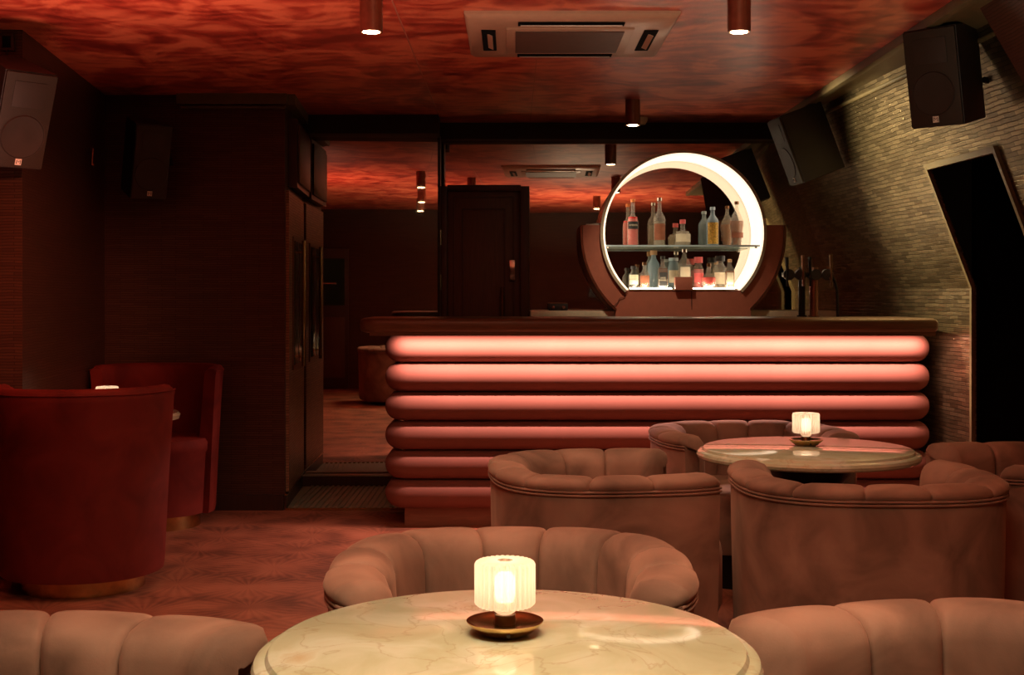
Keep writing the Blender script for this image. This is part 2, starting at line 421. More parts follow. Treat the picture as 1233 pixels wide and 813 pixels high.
d1 = struct(obj('door_1', sidebox(7.44, 8.34, 0.10, 1.84, 0.001, 0.02), 'door_wallpaper', smooth=False, uvworld=True), 'papered door with a tall glazed slot beside the aisle')
f = obj('slot_frame', sidebox(7.63, 8.20, 0.79, 1.585, 0.02, 0.027), 'bronze', d1, smooth=False)
g = obj('glass_pane', sidebox(7.66, 7.88, 0.82, 1.56, 0.024, 0.029), 'green_glass', d1, smooth=False)
g = obj('glass_pane', sidebox(7.95, 8.17, 0.82, 1.56, 0.024, 0.029), 'green_glass', d1, smooth=False)
bm = newbm(); cyl(bm, (side(7.915)+0.06, 7.915, 0.80), (side(7.915)+0.06, 7.915, 1.57), 0.012)
cyl(bm, (side(7.915)+0.02, 7.915, 0.86), (side(7.915)+0.06, 7.915, 0.86), 0.008); cyl(bm, (side(7.915)+0.02, 7.915, 1.5), (side(7.915)+0.06, 7.915, 1.5), 0.008)
obj('pull_bar', bm, 'brass', d1)

# right wall (with a real opening cut out of both the upright and leaning parts)
Ds = [8.75, 6.45, 5.665, YB]
ZO = 1.875
def wall_panel(D0, D1, z0, z1, th=0.012):
    bm = newbm()
    a, b_ = slope_pt(D0, z0), slope_pt(D1, z0); c, d = slope_pt(D1, z1), slope_pt(D0, z1)
    vs = [bm.verts.new(p) for p in (a, b_, c, d)]; ws = [bm.verts.new(p+Vector((th, 0, 0.0))) for p in (a, b_, c, d)]
    bm.faces.new(vs); bm.faces.new(ws[::-1])
    for i in range(4): bm.faces.new((vs[i], ws[i], ws[(i+1) % 4], vs[(i+1) % 4]))
    return bm
def merge(bms):
    out = newbm()
    for b_ in bms:
        me = bpy.data.meshes.new('tmp'); b_.to_mesh(me); b_.free(); out.from_mesh(me); bpy.data.meshes.remove(me)
    return out
struct(obj('wall_right', merge([wall_panel(8.75, 6.45, 0, ZB), wall_panel(5.665, YB, 0, ZB)]), 'wallpaper_lit', smooth=False, uvworld=True), 'upright lower part of the papered right wall')
struct(obj('wall_right_upper', merge([wall_panel(8.75, 6.45, ZB, CEIL), wall_panel(6.45, 5.665, ZO, CEIL), wall_panel(5.665, YB, ZB, CEIL)]), 'wallpaper_lit', smooth=False, uvworld=True), 'leaning upper part of the papered right wall')
# dark recess behind the opening
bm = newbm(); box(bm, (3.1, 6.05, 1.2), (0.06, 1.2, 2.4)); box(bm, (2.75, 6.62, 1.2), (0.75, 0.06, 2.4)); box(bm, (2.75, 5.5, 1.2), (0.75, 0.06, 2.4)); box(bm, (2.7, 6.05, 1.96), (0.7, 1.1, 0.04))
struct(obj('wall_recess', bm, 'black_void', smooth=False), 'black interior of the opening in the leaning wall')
# frame of the opening
bm = newbm()
def frame_bar(bm, pA, pB, w, nrm):
    pA = Vector(pA); pB = Vector(pB); d = (pB-pA).normalized(); s = Vector(nrm)
    prism(bm, [pA-w/2*s, pA+w/2*s, pB+w/2*s, pB-w/2*s], (-0.02, 0, 0))
inset = Vector((0.004, 0, 0))
for D in (6.45, 5.665):
    frame_bar(bm, slope_pt(D, 0), slope_pt(D, ZB), 0.028, (0, 1, 0)); frame_bar(bm, slope_pt(D, ZB), slope_pt(D, ZO), 0.028, (0, 1, 0))
frame_bar(bm, slope_pt(6.464, ZO), slope_pt(5.65, ZO), 0.03, (-0.353, 0, 0.935))
struct(obj('trim_6', bm, 'olive_trim', smooth=False), 'narrow olive frame around the black opening')
# tapering cornice board along the ceiling
bm = newbm()
pts = [(TOPX, 8.7, CEIL-0.03), (wx(8.7)-0.378*(CEIL-ZB)+0.03, 8.7, CEIL-0.03), (wx(3.0)-0.378*(CEIL-ZB)+0.03, 3.0, CEIL-0.03), (TOPX, 3.0, CEIL-0.03)]
prism(bm, pts, (0, 0, 0.03)); struct(obj('trim_7', bm, 'olive_trim', smooth=False), 'wide flat cornice board along the right ceiling edge')
bm = newbm(); box(bm, (TOPX-0.02, 5.9, CEIL-0.02), (0.045, 5.6, 0.045)); struct(obj('trim_8', bm, 'olive_trim', bevel=0.008), 'olive moulding between ceiling and cornice board')
bm = newbm()
cyl(bm, slope_pt(8.68, CEIL-0.075), slope_pt(3.0, CEIL-0.075), 0.012); struct(obj('trim_9', bm, 'olive_trim'), 'thin rail under the cornice board')
# dark boxed beam running down the slope, top right
bm = newbm()
D0, D1 = 5.05, 4.3
a = slope_pt(D0, CEIL); c = slope_pt(D0, 1.95)
prism(bm, [a+Vector((-0.16, 0, 0)), a+Vector((0.1, 0, 0)), c+Vector((0.1, 0, 0)), c+Vector((-0.07, 0, 0))], (0, D1-D0, 0))
struct(obj('trim_10', bm, 'wallpaper_dim', smooth=False, uvworld=True), 'dark boxed beam on the leaning wall')

# mirrors, beams, end strip
th = math.radians(2.5)
ex = -0.487
bm = newbm()
x0 = -1.372; L = (ex-x0)/math.cos(th)
p0 = Vector((x0, ML, 0)); dirv = Vector((math.cos(th), math.sin(th), 0))
p1 = p0+dirv*L
prism(bm, [p0, p1, p1+Vector((0, 0.02, 0)), p0+Vector((0, 0.02, 0))], (0, 0, CEIL-0.1))
bmesh.ops.translate(bm, verts=bm.verts[:], vec=(0, 0, 0.07))
tm = thing('wall_mirror', 'tall smoky mirror panel standing at the end of the aisle left of the brown door', 'mirror', (x0, ML, 0.07), 0)
o = obj('mirror_glass', local(bm, tm), 'mirror_glass', tm, smooth=False)
tm2 = thing('wall_mirror', 'wide smoky mirror behind the lit ring shelf and bar taps', 'mirror', (0.9, MR, 0.0))
bm = newbm(); prism(bm, [(-1.37, 0.050, 0.02), (1.32, 0.000, 0.02), (1.32, 0.020, 0.02), (-1.37, 0.070, 0.02)], (0, 0, CEIL-0.12)); obj('mirror_glass', bm, 'mirror_glass', tm2, smooth=False)
bm = newbm(); box(bm, (-0.9, 8.32, CEIL-0.06), (0.86, 0.22, 0.12)); struct(obj('trim_11', bm, 'beam_dark', smooth=False), 'dark beam over the aisle mirror')
bm = newbm(); box(bm, (0.66, 8.66, CEIL-0.055), (2.3, 0.14, 0.11)); struct(obj('trim_12', bm, 'beam_dark', smooth=False), 'dark beam over the wide mirror')
bm = newbm(); box(bm, (-0.480, 8.56, 1.19), (0.012, 0.12, 2.2)); struct(obj('trim_13', bm, 'dark_wood', smooth=False), 'dark end strip between the two mirrors')

# service door in front of wide mirror
t = struct(obj('door_2', (lambda bm: (box(bm, (-0.18, 8.60, 0.97), (0.50, 0.05, 1.93)), bm)[1])(newbm()), 'door_wood', bevel=0.004), 'dark brown panelled door behind the bar')
bm = newbm(); box(bm, (-0.455, 8.58, 0.98), (0.05, 0.09, 1.96)); box(bm, (0.085, 8.58, 0.98), (0.06, 0.09, 1.96)); box(bm, (-0.185, 8.58, 1.948), (0.49, 0.09, 0.04))
obj('door_frame', bm, 'dark_wood', t, bevel=0.004)
for (a, b_, dd) in ((0.40, 1.78, 0.572), (0.28, 1.62, 0.566)):
    bm = newbm(); y = 8.572
    for sx in (-1, 1): box(bm, (-0.19+sx*a/2, y, 1.0), (0.012, 0.012, b_))
    for z in (1.0-b_/2, 1.0+b_/2): box(bm, (-0.19, y, z), (a, 0.012, 0.012))
    obj('panel_moulding', bm, 'dark_wood', t, smooth=False)
bm = newbm(); box(bm, (0.002, 8.56, 1.40), (0.038, 0.02, 0.14)); obj('lock_plate', bm, 'chrome', t, bevel=0.004)
bm = newbm(); cyl(bm, (-0.065, 8.54, 0.95), (-0.065, 8.54, 1.29), 0.011); cyl(bm, (-0.065, 8.54, 1.25), (-0.065, 8.575, 1.25), 0.008); cyl(bm, (-0.065, 8.54, 1.0), (-0.065, 8.575, 1.0), 0.008); obj('pull_handle', bm, 'bronze', t)
for z in (1.62, 1.32):
    bm = newbm(); cyl(bm, (-0.475, 8.53, z-0.05), (-0.475, 8.53, z+0.05), 0.008); obj('hinge', bm, 'chrome', t)

# steps in the aisle: ribbed rubber mat on the floor, one step, metal nosing
t = thing('rubber_mat', 'ribbed olive rubber mat with metal nosing in the aisle left of bar', 'mat', (-0.95, 7.9, 0.0))
bm = newbm()
xl, xr = -1.30, -0.56
pr = [(-1.300+0.95, -0.50, 0.001), (xr+0.95, -0.50, 0.001), (xr+0.95, 0.38, 0.001), (-1.345+0.95, 0.38, 0.001)]
prism(bm, pr, (0, 0, 0.006)); obj('mat_base', bm, 'aisle_rubber', t, smooth=False)
for k in range(22):
    bm = newbm() if k == 0 else bm
    if k == 0:
        box(bm, (0, 0, 0.004), (0.014, 0.85, 0.008)); rb = obj('rib', bm, 'aisle_rubber', t, smooth=False)
        rb.location = (-0.33, -0.06, 0.007)
    else:
        c = rb.copy(); COL.objects.link(c); c.location = (-0.33+k*0.033, -0.06, 0.007)
bm = newbm(); box(bm, (0.02, -0.505, 0.006), (0.74, 0.018, 0.012)); obj('nosing', bm, 'brass', t, smooth=False)
bm = newbm(); prism(bm, [(-1.362, 8.29, 0), (-0.56, 8.29, 0), (-0.56, 8.6, 0), (-1.362, 8.395, 0)], (0, 0, 0.068)); box(bm, (-0.92, 8.2, 0.001), (0.01, 0.01, 0.001))
st = struct(obj('trim_14', bm, 'dark_wood', smooth=False), 'low dark step in front of the aisle mirror')
bm = newbm(); box(bm, (-0.96, 8.34, 0.071), (0.78, 0.085, 0.006)); obj('step_tread', bm, 'aisle_rubber', st, smooth=False)

# wall behind the camera (seen in the mirrors)
t = struct(obj('door_3', (lambda bm: (box(bm, (-1.80, YB+0.02, 0.93), (0.78, 0.04, 1.86)), bm)[1])(newbm()), 'dark_wood', bevel=0.004), 'double door with green glass on the far wall seen in the mirror')
for sx in (-0.2, 0.2):
    bm = newbm(); box(bm, (-1.80+sx, YB+0.045, 1.42), (0.28, 0.012, 0.62)); obj('glass_pane', bm, 'green_glass', t, smooth=False)
    bm = newbm(); box(bm, (-1.80+sx, YB+0.045, 0.55), (0.28, 0.012, 0.8)); obj('door_panel', bm, 'door_wood', t, bevel=0.003)
bm = newbm(); cyl(bm, (-1.90, YB+0.07, 1.40), (-1.57, YB+0.07, 1.40), 0.012); obj('push_bar', bm, 'chrome', t)
bm = newbm(); box(bm, (0.86, YB+0.02, 1.45), (0.30, 0.04, 0.52)); w1 = struct(obj('window_1', bm, 'dark_wood', smooth=False), 'small grey green window seen in the mirror beside the door')
bm = newbm(); box(bm, (0.86, YB+0.045, 1.45), (0.25, 0.012, 0.47)); obj('glass_pane', bm, 'green_glass', w1, smooth=False)

# ------------------------------------------------------------------ BAR COUNTER
t = thing('bar_counter', 'long bar fronted with six horizontal padded rose rolls under a dark wooden top', 'bar', (0.73, 6.9, 0))
ox, oy = 0.73, 6.9
bm = newbm(); box(bm, (0.82-ox, 7.12-oy, 0.05), (2.79, 0.44, 0.10)); obj('plinth', bm, 'plinth_wood', t, smooth=False)
bm = newbm(); box(bm, (0.78-ox, 7.13-oy, 0.565), (2.72, 0.44, 0.93)); obj('carcass', bm, 'roll_core', t, smooth=False)
RH = 0.1555
def roll_mesh():
    bm = newbm()
    # half round profile swept along a U path: left return, front, right return
    xL, xR, yF, yK, rc = -0.605, 2.165, 6.885, 7.33, 0.05
    path = []
    path.append((xL, yK, -1, 0)); path.append((xL, yF+rc, -1, 0))
    for k in range(1, 7):
        a = k*PI/12
        path.append((xL+rc-rc*math.cos(a), yF+rc-rc*math.sin(a), -math.cos(a), -math.sin(a)))
    path.append((xL+0.5, yF, 0, -1)); path.append((0.8, yF, 0, -1)); path.append((xR-0.5, yF, 0, -1))
    for k in range(0, 7):
        a = k*PI/12
        path.append((xR-rc+rc*math.sin(a), yF+rc-rc*math.cos(a), math.sin(a), -math.cos(a)))
    path.append((xR, yK, 1, 0))
    rows = []
    for (x, y, nx, ny) in path:
        row = []
        for j in range(15):
            a = -PI/2+PI*j/14
            d = 0.078*math.cos(a)**0.95 if abs(math.cos(a)) > 1e-6 else 0
            z = RH/2*0.985*math.sin(a)
            row.append((x+nx*d-ox, y+ny*d-oy, z))
        rows.append(row)
    grid(bm, rows)
    return bm
for k in range(6):
    z = 1.030-RH*(k+0.5)
    if k == 0:
        rl = obj('padded_roll', roll_mesh(), 'roll_velvet', t, angle=80); rl.location = (0, 0, z)
    else:
        c = rl.copy(); COL.objects.link(c); c.location = (0, 0, z)
# counter top with full-round front edge and rounded left end
def top_mesh():
    bm = newbm(); xL, xR, yF, yK = -0.80, 2.212, 6.665, 7.36; R = 0.10
    loop = [(xL+R, yK)]
    for k in range(7):
        a = PI/2+k*PI/12; loop.append((xL+R+R*math.cos(a), yK-R+R*math.sin(a)))
    for k in range(7):
        a = PI+k*PI/12; loop.append((xL+R+R*math.cos(a), yF+R+R*math.sin(a)))
    for k in range(4):
        a = -PI/2+k*PI/6; loop.append((xR-0.02+0.02*math.cos(a), yF+0.02+0.02*math.sin(a)))
    loop.append((xR, yK))
    cx, cy = 0.7, 7.0
    rows = []
    for off, z in ((0.03, 1.038), (0.008, 1.045), (0, 1.060), (0, 1.092), (0.006, 1.107), (0.02, 1.114)):
        row = []
        n = len(loop)
        for i, (x, y) in enumerate(loop):
            d = Vector((cx-x, cy-y)); sx = off*(1 if x < cx else -1)*(1 if abs(x-cx) > 1.2 else abs(x-cx)/1.2); sy = off*(1 if y < cy else -1)
            row.append((x+sx-ox, y+sy-oy, z))
        rows.append(row)
    V = grid(bm, rows, closed=True)
    bm.faces.new(V[0]); bm.faces.new(V[-1])
    return bm
obj('counter_top', top_mesh(), 'counter_wood', t, angle=50)
bm = newbm(); box(bm, (0.73-ox, 6.688-oy, 1.0335), (2.94, 0.010, 0.021)); obj('strip_shield', bm, 'counter_wood', t, smooth=False)  # added strip, blocks the bar lamp from reflecting in the tabletops
bm = newbm(); box(bm, (0.79-ox, 6.80-oy, 1.0370), (2.84, 0.012, 0.002)); obj('led_strip', bm, 'led_pink', t, smooth=False)
bm = newbm(); prism(bm, [(-0.75-ox, 6.78-oy, 1.03), (-0.66-ox, 6.78-oy, 1.03), (-0.66-ox, 6.80-oy, 1.03), (-0.75-ox, 6.80-oy, 1.03)], (0, 0, 0.006)); obj('bracket', bm, 'brass', t, smooth=False)

# back bar worktop
t = thing('back_bar_worktop', 'pale stone worktop along the mirror behind the bar', 'worktop', (1.12, 8.3, 0))
bm = newbm(); box(bm, (0, 0.215, 1.105), (2.0, 0.33, 0.06)); obj('worktop', bm, 'cream_stone', t, bevel=0.003)
bm = newbm(); box(bm, (0, 0.22, 0.5325), (1.9, 0.30, 1.065)); obj('cabinet_body', bm, 'dark_wood', t, smooth=False)
WT = 1.136
# small till box
t = thing('counter_box', 'small black glass topped box with glinting knobs on pale worktop right of door', 'box', (0.30, 8.40, WT))
bm = newbm(); box(bm, (0, 0, 0.022), (0.125, 0.09, 0.042)); obj('body', bm, 'black_plastic', t, bevel=0.004)
bm = newbm(); box(bm, (0, 0, 0.046), (0.125, 0.09, 0.006)); obj('lid', bm, 'bronze', t, bevel=0.001)
for x in (-0.035, 0.035):
    bm = newbm(); cyl(bm, (x, -0.045, 0.02), (x, -0.056, 0.02), 0.011); obj('knob', bm, 'chrome', t)

# ------------------------------------------------------------------ RING SHELF UNIT
RC = Vector((1.105, 8.30, 1.635)); RI = 0.506; RO = 0.532; RD = 0.385
t = thing('ring_shelf', 'round illuminated bottle shelf in a red brown curved housing behind the bar', 'shelf', (RC.x, RC.y, WT))
zc = RC.z-WT
zch = 1.276-WT                    # deck height (local)
# housing: front disc of radius .65 cut at the top, with the ring hole cut out; full depth
Rb = 0.648; ztop = 1.228+86*8.3/FPX-WT
bm = newbm()
def arcpts(R, a0, a1, n, y): return [Vector((R*math.cos(a0+(a1-a0)*i/n), y, zc+R*math.sin(a0+(a1-a0)*i/n))) for i in range(n+1)]
def housing_side(sgn):
    bmh = newbm()
    aT = math.asin((ztop-zc)/Rb); aB = math.asin((0.012-zc)/Rb) if abs((0.012-zc)/Rb) < 1 else -PI/2
    aTi = math.asin((ztop-zc)/RO); aBi = math.asin((zch-0.01-zc)/RO)
    n = 18; rows = []
    outer = [(Rb*math.cos(aT+(aB-aT)*i/n), zc+Rb*math.sin(aT+(aB-aT)*i/n)) for i in range(n+1)]
    inner = [(RO*math.cos(aTi+(aBi-aTi)*i/n), zc+RO*math.sin(aTi+(aBi-aTi)*i/n)) for i in range(n+1)]
    for (xo, zo), (xi, zi) in zip(outer, inner):
        rows.append([(sgn*xo, 0.012, zo), (sgn*xi, 0.012, zi), (sgn*xi, RD, zi), (sgn*xo, RD, zo)])
    V = grid(bmh, rows, closed=True); bmh.faces.new(V[0]); bmh.faces.new(V[-1])
    return bmh, inner[-1], outer[-1]
for s in (-1, 1):
    bmh, pi_, po_ = housing_side(s)
    obj('housing_panel', bmh, 'unit_red', t, angle=30)
# lower centre block below deck
bm = newbm()
xi, zi = pi_; xo, zo = po_
prism(bm, [(-xi, 0.012, zi), (xi, 0.012, zi), (xo, 0.012, zo), (-xo, 0.012, zo)], (0, RD-0.012, 0)); obj('base_panel', bm, 'unit_red', t, smooth=False)
bm = newbm(); box(bm, (0, 0.020, -0.30), (2*xo+0.02, 0.02, 0.64)); obj('apron_panel', bm, 'unit_red', t, smooth=False)
bm = newbm(); box(bm, (0.055, 0.010, zch/2-0.004), (0.004, 0.004, zch-0.02)); obj('panel_joint', bm, 'seam_dark', t, smooth=False)
bm = newbm(); box(bm, (0.0, 0.0, zch+0.035), (0.112, 0.06, 0.085)); obj('front_block', bm, 'unit_red', t, bevel=0.003)
# dark metal rim band outside housing (left and right)
for s in (-1, 1):
    bm = newbm()
    aT = math.asin((ztop-zc)/Rb); aB = math.asin((0.012-zc)/Rb)
    rows = []
    for i in range(19):
        a = aT+(aB-aT)*i/18
        rows.append([(s*(Rb+0.002)*math.cos(a), 0.0, zc+(Rb+0.002)*math.sin(a)), (s*(Rb+0.016)*math.cos(a), 0.0, zc+(Rb+0.016)*math.sin(a)),
                     (s*(Rb+0.016)*math.cos(a), RD, zc+(Rb+0.016)*math.sin(a)), (s*(Rb+0.002)*math.cos(a), RD, zc+(Rb+0.002)*math.sin(a))])
    V = grid(bm, rows, closed=True); bm.faces.new(V[0]); bm.faces.new(V[-1])
    obj('metal_rim', bm, 'dark_bronze', t, angle=30)
# ring band: inner liner glowing itself in place of strip light falling on it + dark outer + front lip
aC = math.asin((zch-zc)/RI)
def band(r0, r1, y0, y1, n=72, a0=aC, a1=PI-aC):
    bmx = newbm(); rows = []
    for i in range(n+1):
        a = a0+(a1-a0)*i/n; c, s = math.cos(a), math.sin(a)
        rows.append([(r0*c, y0, zc+r0*s), (r1*c, y0, zc+r1*s), (r1*c, y1, zc+r1*s), (r0*c, y1, zc+r0*s)])
    V = grid(bmx, rows, closed=True); bmx.faces.new(V[0]); bmx.faces.new(V[-1]); return bmx
obj('ring_shell', band(RI+0.012, RO, 0.0, RD), 'bronze', t, angle=30)
obj('ring_liner', band(RI, RI+0.011, -0.006, RD-0.01), 'liner_glow', t, angle=30)
obj('ring_lip', band(RI+0.0115, RO+0.004, -0.012, 0.0), 'cream_stone', t, angle=30)
bm = newbm(); hx = RI*math.cos(aC)-0.004
box(bm, (0, RD/2, zch-0.004), (2*hx, RD-0.01, 0.008)); obj('bottle_deck', bm, 'cream_stone', t, smooth=False)
bm = newbm()
box(bm, (-0.205, 0.050, zch+0.004), (0.27, 0.010, 0.008)); obj('led_strip', bm, 'led_hot', t, smooth=False)
bm = newbm(); box(bm, (0.205, 0.050, zch+0.004), (0.27, 0.010, 0.008)); obj('led_strip', bm, 'led_hot', t, smooth=False)
zs = 1.228+62*8.3/FPX-WT
hs = math.sqrt(RI**2-(zs-zc)**2)-0.003
bm = newbm(); box(bm, (0, 0.19, zs-0.005), (2*hs, 0.34, 0.010)); obj('glass_shelf', bm, 'shelf_glass', t, smooth=False)
bm = newbm(); box(bm, (0, 0.018, zs-0.005), (2*hs, 0.004, 0.011)); obj('shelf_edge', bm, 'cap_blue', t, smooth=False)
for s in (-1, 1):
    bm = newbm(); cyl(bm, (s*(hs-0.02), 0.04, zs-0.02), (s*(hs-0.02), 0.04, zs-0.010), 0.010); obj('shelf_bracket', bm, 'chrome', t)
# paper on top-left of the housing, cable on the front
tp_ = thing('folded_cloth', 'small folded white cloth on the left shoulder of round shelf housing', 'cloth', (RC.x-0.57, 8.45, WT+ztop))
bm = newbm(); box(bm, (0, 0, 0.0075), (0.10, 0.12, 0.010)); box(bm, (0.02, 0.01, 0.0155), (0.06, 0.08, 0.006), Matrix.Rotation(0.3, 3, 'Z')); obj('fold', bm, 'porcelain_white', tp_, bevel=0.002)
tc_ = thing('power_cable', 'thin dark cable hanging over the front of round shelf housing', 'cable', (RC.x-0.39, 8.305, WT))
bm = newbm(); tube(bm, [(0.01, 0, 0.14), (0.015, 0, 0.09), (-0.02, -0.002, 0.08), (-0.035, -0.002, 0.05), (-0.06, 0, 0.03), (-0.09, 0, 0.004)], 0.0022, 6); obj('cord', bm, 'seam_dark', tc_)

# ------------------------------------------------------------------ BOTTLES
def bottle(px, D, base_z, h, kind, r, shoulder, neck_r, glassm, liq, liq_h, label, cap, labrange, lab_txt=None, body='round', name='bottle', grp='bottles on the round shelf', prof=None, txtmat='paper_cream', capm_h=0.02):
    x = (px-616.5)*D/FPX
    t = thing('bottle', label, 'bottle', (x, D, base_z), 0, grp)
    bm = newbm()
    sh = shoulder*h
    pr = prof or [(0, 0), (r*0.9, 0), (r, 0.006), (r, sh), (r*0.9, sh+0.12*h*0.5), (neck_r*1.15, sh+0.17*h), (neck_r, sh+0.24*h), (neck_r, h-capm_h), (0, h-capm_h)]
    seg = 20 if body == 'round' else 4
    a0 = 0 if body == 'round' else PI/4
    pk = [(p if body == 'round' else (p[0]*1.25, p[1])) for p in pr]
    lathe(bm, pk, seg, a0=a0, a1=a0+2*PI)
    obj('glass_body', bm, glassm, t, angle=50, bevel=0)
    if liq:
        bm = newbm(); k = 0.90
        lp = [(0, 0.006)]
        for (rr, z) in pk[1:]:
            if z+0.006 < liq_h*h: lp.append((rr*k, z+0.006))
        rl_ = lp[-1][0]; lp.append((rl_, liq_h*h)); lp.append((0, liq_h*h))
        lathe(bm, lp, seg, a0=a0, a1=a0+2*PI); obj('liquid', bm, liq, t, angle=50)
    bm = newbm(); cyl(bm, (0, 0, h-capm_h), (0, 0, h), neck_r*1.25 if capm_h < 0.03 else neck_r*1.5, seg=16); obj('cap', bm, cap, t)
    if labrange:
        z0, z1, lm = labrange
        bm = newbm()
        if body == 'round': lathe(bm, [(r*1.02, z0*h), (r*1.02, z1*h)], 10, a0=-PI/2-1.05, a1=-PI/2+1.05)
        else: box(bm, (0, -r*1.25*0.7071-0.001, (z0+z1)/2*h), (r*1.35, 0.0015, (z1-z0)*h))
        obj('label', bm, lm, t)
        if lab_txt:
            yy = -r*1.02-0.0015 if body == 'round' else -r*1.25*0.7071-0.003
            text_part('label_text', lab_txt, r*0.42, txtmat, t, (0, yy, (z0+z1)/2*h))
    return t
ZS = WT+zs+0.0005; ZD = WT+zch+0.0005
DS = 8.50
def hh(py0, py1, D): return (py1-py0)*D/FPX
bottle(762, DS, ZS, 0.310, '', 0.038, 0.50, 0.0125, 'clear_glass', 'red_liquid', 0.62, 'slim bottle of red aperitif, leftmost on the upper glass shelf', 'paper_orange', (0.36, 0.52, 'paper_black'), 'APEROL')
bottle(794, DS, ZS, 0.318, '', 0.040, 0.55, 0.013, 'clear_glass', 'pale_liquid', 0.5, 'tallest clear bottle with a brown round label on the upper shelf', 'chrome', (0.12, 0.46, 'paper_brown'))
bottle(822, DS, ZS, 0.175, '', 0.054, 0.42, 0.016, 'clear_glass', 'pale_liquid', 0.55, 'squat clear bottle with pink ball stopper, middle of the upper shelf', 'cap_pink', (0.15, 0.45, 'paper_cream'), capm_h=0.028)
bottle(858, DS, ZS, 0.258, '', 0.040, 0.62, 0.014, 'blue_glass', None, 0.5, 'straight bluish bottle with gold patterned label on the upper shelf', 'cap_blue', (0.05, 0.60, 'paper_gold'))
bottle(887, DS, ZS, 0.295, '', 0.044, 0.5, 0.012, 'clear_glass', 'amber_liquid', 0.56, 'pear shaped bottle of amber spirit, rightmost on the upper shelf', 'bronze', (0.18, 0.30, 'paper_brown'),
       prof=[(0, 0), (0.026, 0), (0.028, 0.008), (0.038, 0.07), (0.048, 0.135), (0.046, 0.165), (0.028, 0.205), (0.014, 0.235), (0.0115, 0.26), (0.0115, 0.275), (0, 0.275)])
DL = 8.42
bottle(763, DL, ZD, 0.150, '', 0.033, 0.58, 0.015, 'dark_glass', None, 0.5, 'short dark apothecary bottle with pale diamond label, leftmost on the lower deck', 'black_cap', (0.2, 0.62, 'paper_cream'), "HENDRICK'S", txtmat='paper_black')
bottle(776, DL, ZD, 0.175, '', 0.034, 0.52, 0.012, 'clear_glass', 'amber_liquid', 0.50, 'rounded clear bottle half full of amber spirit on the lower deck', 'bronze', (0.22, 0.5, 'paper_brown'))
bottle(787, 8.60, ZD, 0.258, '', 0.040, 0.62, 0.016, 'blue_glass', None, 0.5, 'tall pale blue bottle standing behind the amber one on the lower deck', 'cork', None, capm_h=0.03)
bottle(798, DL, ZD, 0.215, '', 0.036, 0.55, 0.0125, 'clear_glass', 'brown_liquid', 0.62, 'square whiskey bottle with black label on the lower deck', 'black_cap', (0.10, 0.50, 'paper_black'), "JACK\nDANIEL'S", body='square')
bottle(811, 8.56, ZD, 0.208, '', 0.038, 0.70, 0.026, 'blue_glass', None, 0.5, 'pale blue wide necked bottle behind the front block on the lower deck', 'cap_blue', (0.2, 0.6, 'paper_cream'))
bottle(824, 8.47, ZD, 0.262, '', 0.046, 0.62, 0.014, 'clear_glass', 'pale_liquid', 0.5, 'tall square clear bottle above the front block on the lower deck', 'chrome', (0.3, 0.55, 'paper_cream'), body='square')
bottle(841, 8.50, ZD, 0.212, '', 0.036, 0.58, 0.019, 'clear_glass', 'pink_liquid', 0.62, 'pink gin bottle with pink stopper right of the front block', 'cap_pink', (0.2, 0.5, 'cap_pink'), capm_h=0.04)
bottle(853.5, DL-0.03, ZD, 0.165, '', 0.05, 0.5, 0.012, 'clear_glass', 'red_liquid', 0.46, 'spherical decanter like bottle with red liqueur on the lower deck', 'bronze', None,
       prof=[(0, 0), (0.024, 0), (0.04, 0.015), (0.05, 0.045), (0.048, 0.065), (0.034, 0.09), (0.014, 0.105), (0.012, 0.145), (0, 0.145)])
bottle(867, 8.52, ZD, 0.220, '', 0.046, 0.58, 0.022, 'clear_glass', 'pale_liquid', 0.5, 'broad clear bottle with large black stopper on the lower deck', 'black_cap', (0.15, 0.5, 'paper_cream'), capm_h=0.035)
bottle(878.5, DL-0.02, ZD, 0.195, '', 0.032, 0.62, 0.012, 'clear_glass', 'amber_liquid', 0.60, 'narrow square amber bottle with pale label, rightmost on the lower deck', 'cork', (0.15, 0.55, 'paper_cream'), body='square')

# ------------------------------------------------------------------ BEER TAPS
t = thing('beer_tap', 'dark chrome beer tap fountain with round badges at the right end of the bar', 'beer tap', (1.66, 7.22, 1.1145))
S = 7.22/FPX
def tx(px): return (px-616.5)*S-1.66
def tz(py): return EYE+(357-py)*S-1.1145
bm = newbm(); cyl(bm, (tx(965.5), 0, 0), (tx(965.5), 0, tz(322)), 0.019); cyl(bm, (tx(965.5), 0, 0), (tx(965.5), 0, 0.008), 0.028); obj('column', bm, 'black_metal', t)
bm = newbm(); cyl(bm, (tx(979), -0.02, 0), (tx(979), -0.02, tz(322)), 0.024); cyl(bm, (tx(979), -0.02, 0), (tx(979), -0.02, 0.008), 0.032); obj('column', bm, 'dark_bronze', t)
bm = newbm(); cyl(bm, (tx(942), 0, tz(331)), (tx(1003), 0, tz(331)), 0.014); obj('cross_pipe', bm, 'black_metal', t)
for px in (948, 962, 980, 994):
    bm = newbm(); cyl(bm, (tx(px), -0.02, tz(331)), (tx(px), -0.05, tz(331)), 0.031, seg=28); obj('badge', bm, 'black_plastic', t)
for px, p0, p1, mt_ in ((945, 322, 310, 'black_metal'), (964, 331, 308, 'dark_bronze'), (972.5, 331, 310, 'black_metal'), (997.5, 334, 307, 'bronze')):
    bm = newbm(); cyl(bm, (tx(px), -0.065, tz(345)), (tx(px), -0.065, tz(p1+16)), 0.006); cyl(bm, (tx(px), -0.065, tz(p1+18)), (tx(px)-0.003, -0.065, tz(p1)), 0.008, 0.010); cyl(bm, (tx(px), -0.065, tz(336)), (tx(px), -0.02, tz(334)), 0.008)
    obj('tap_handle', bm, mt_, t)
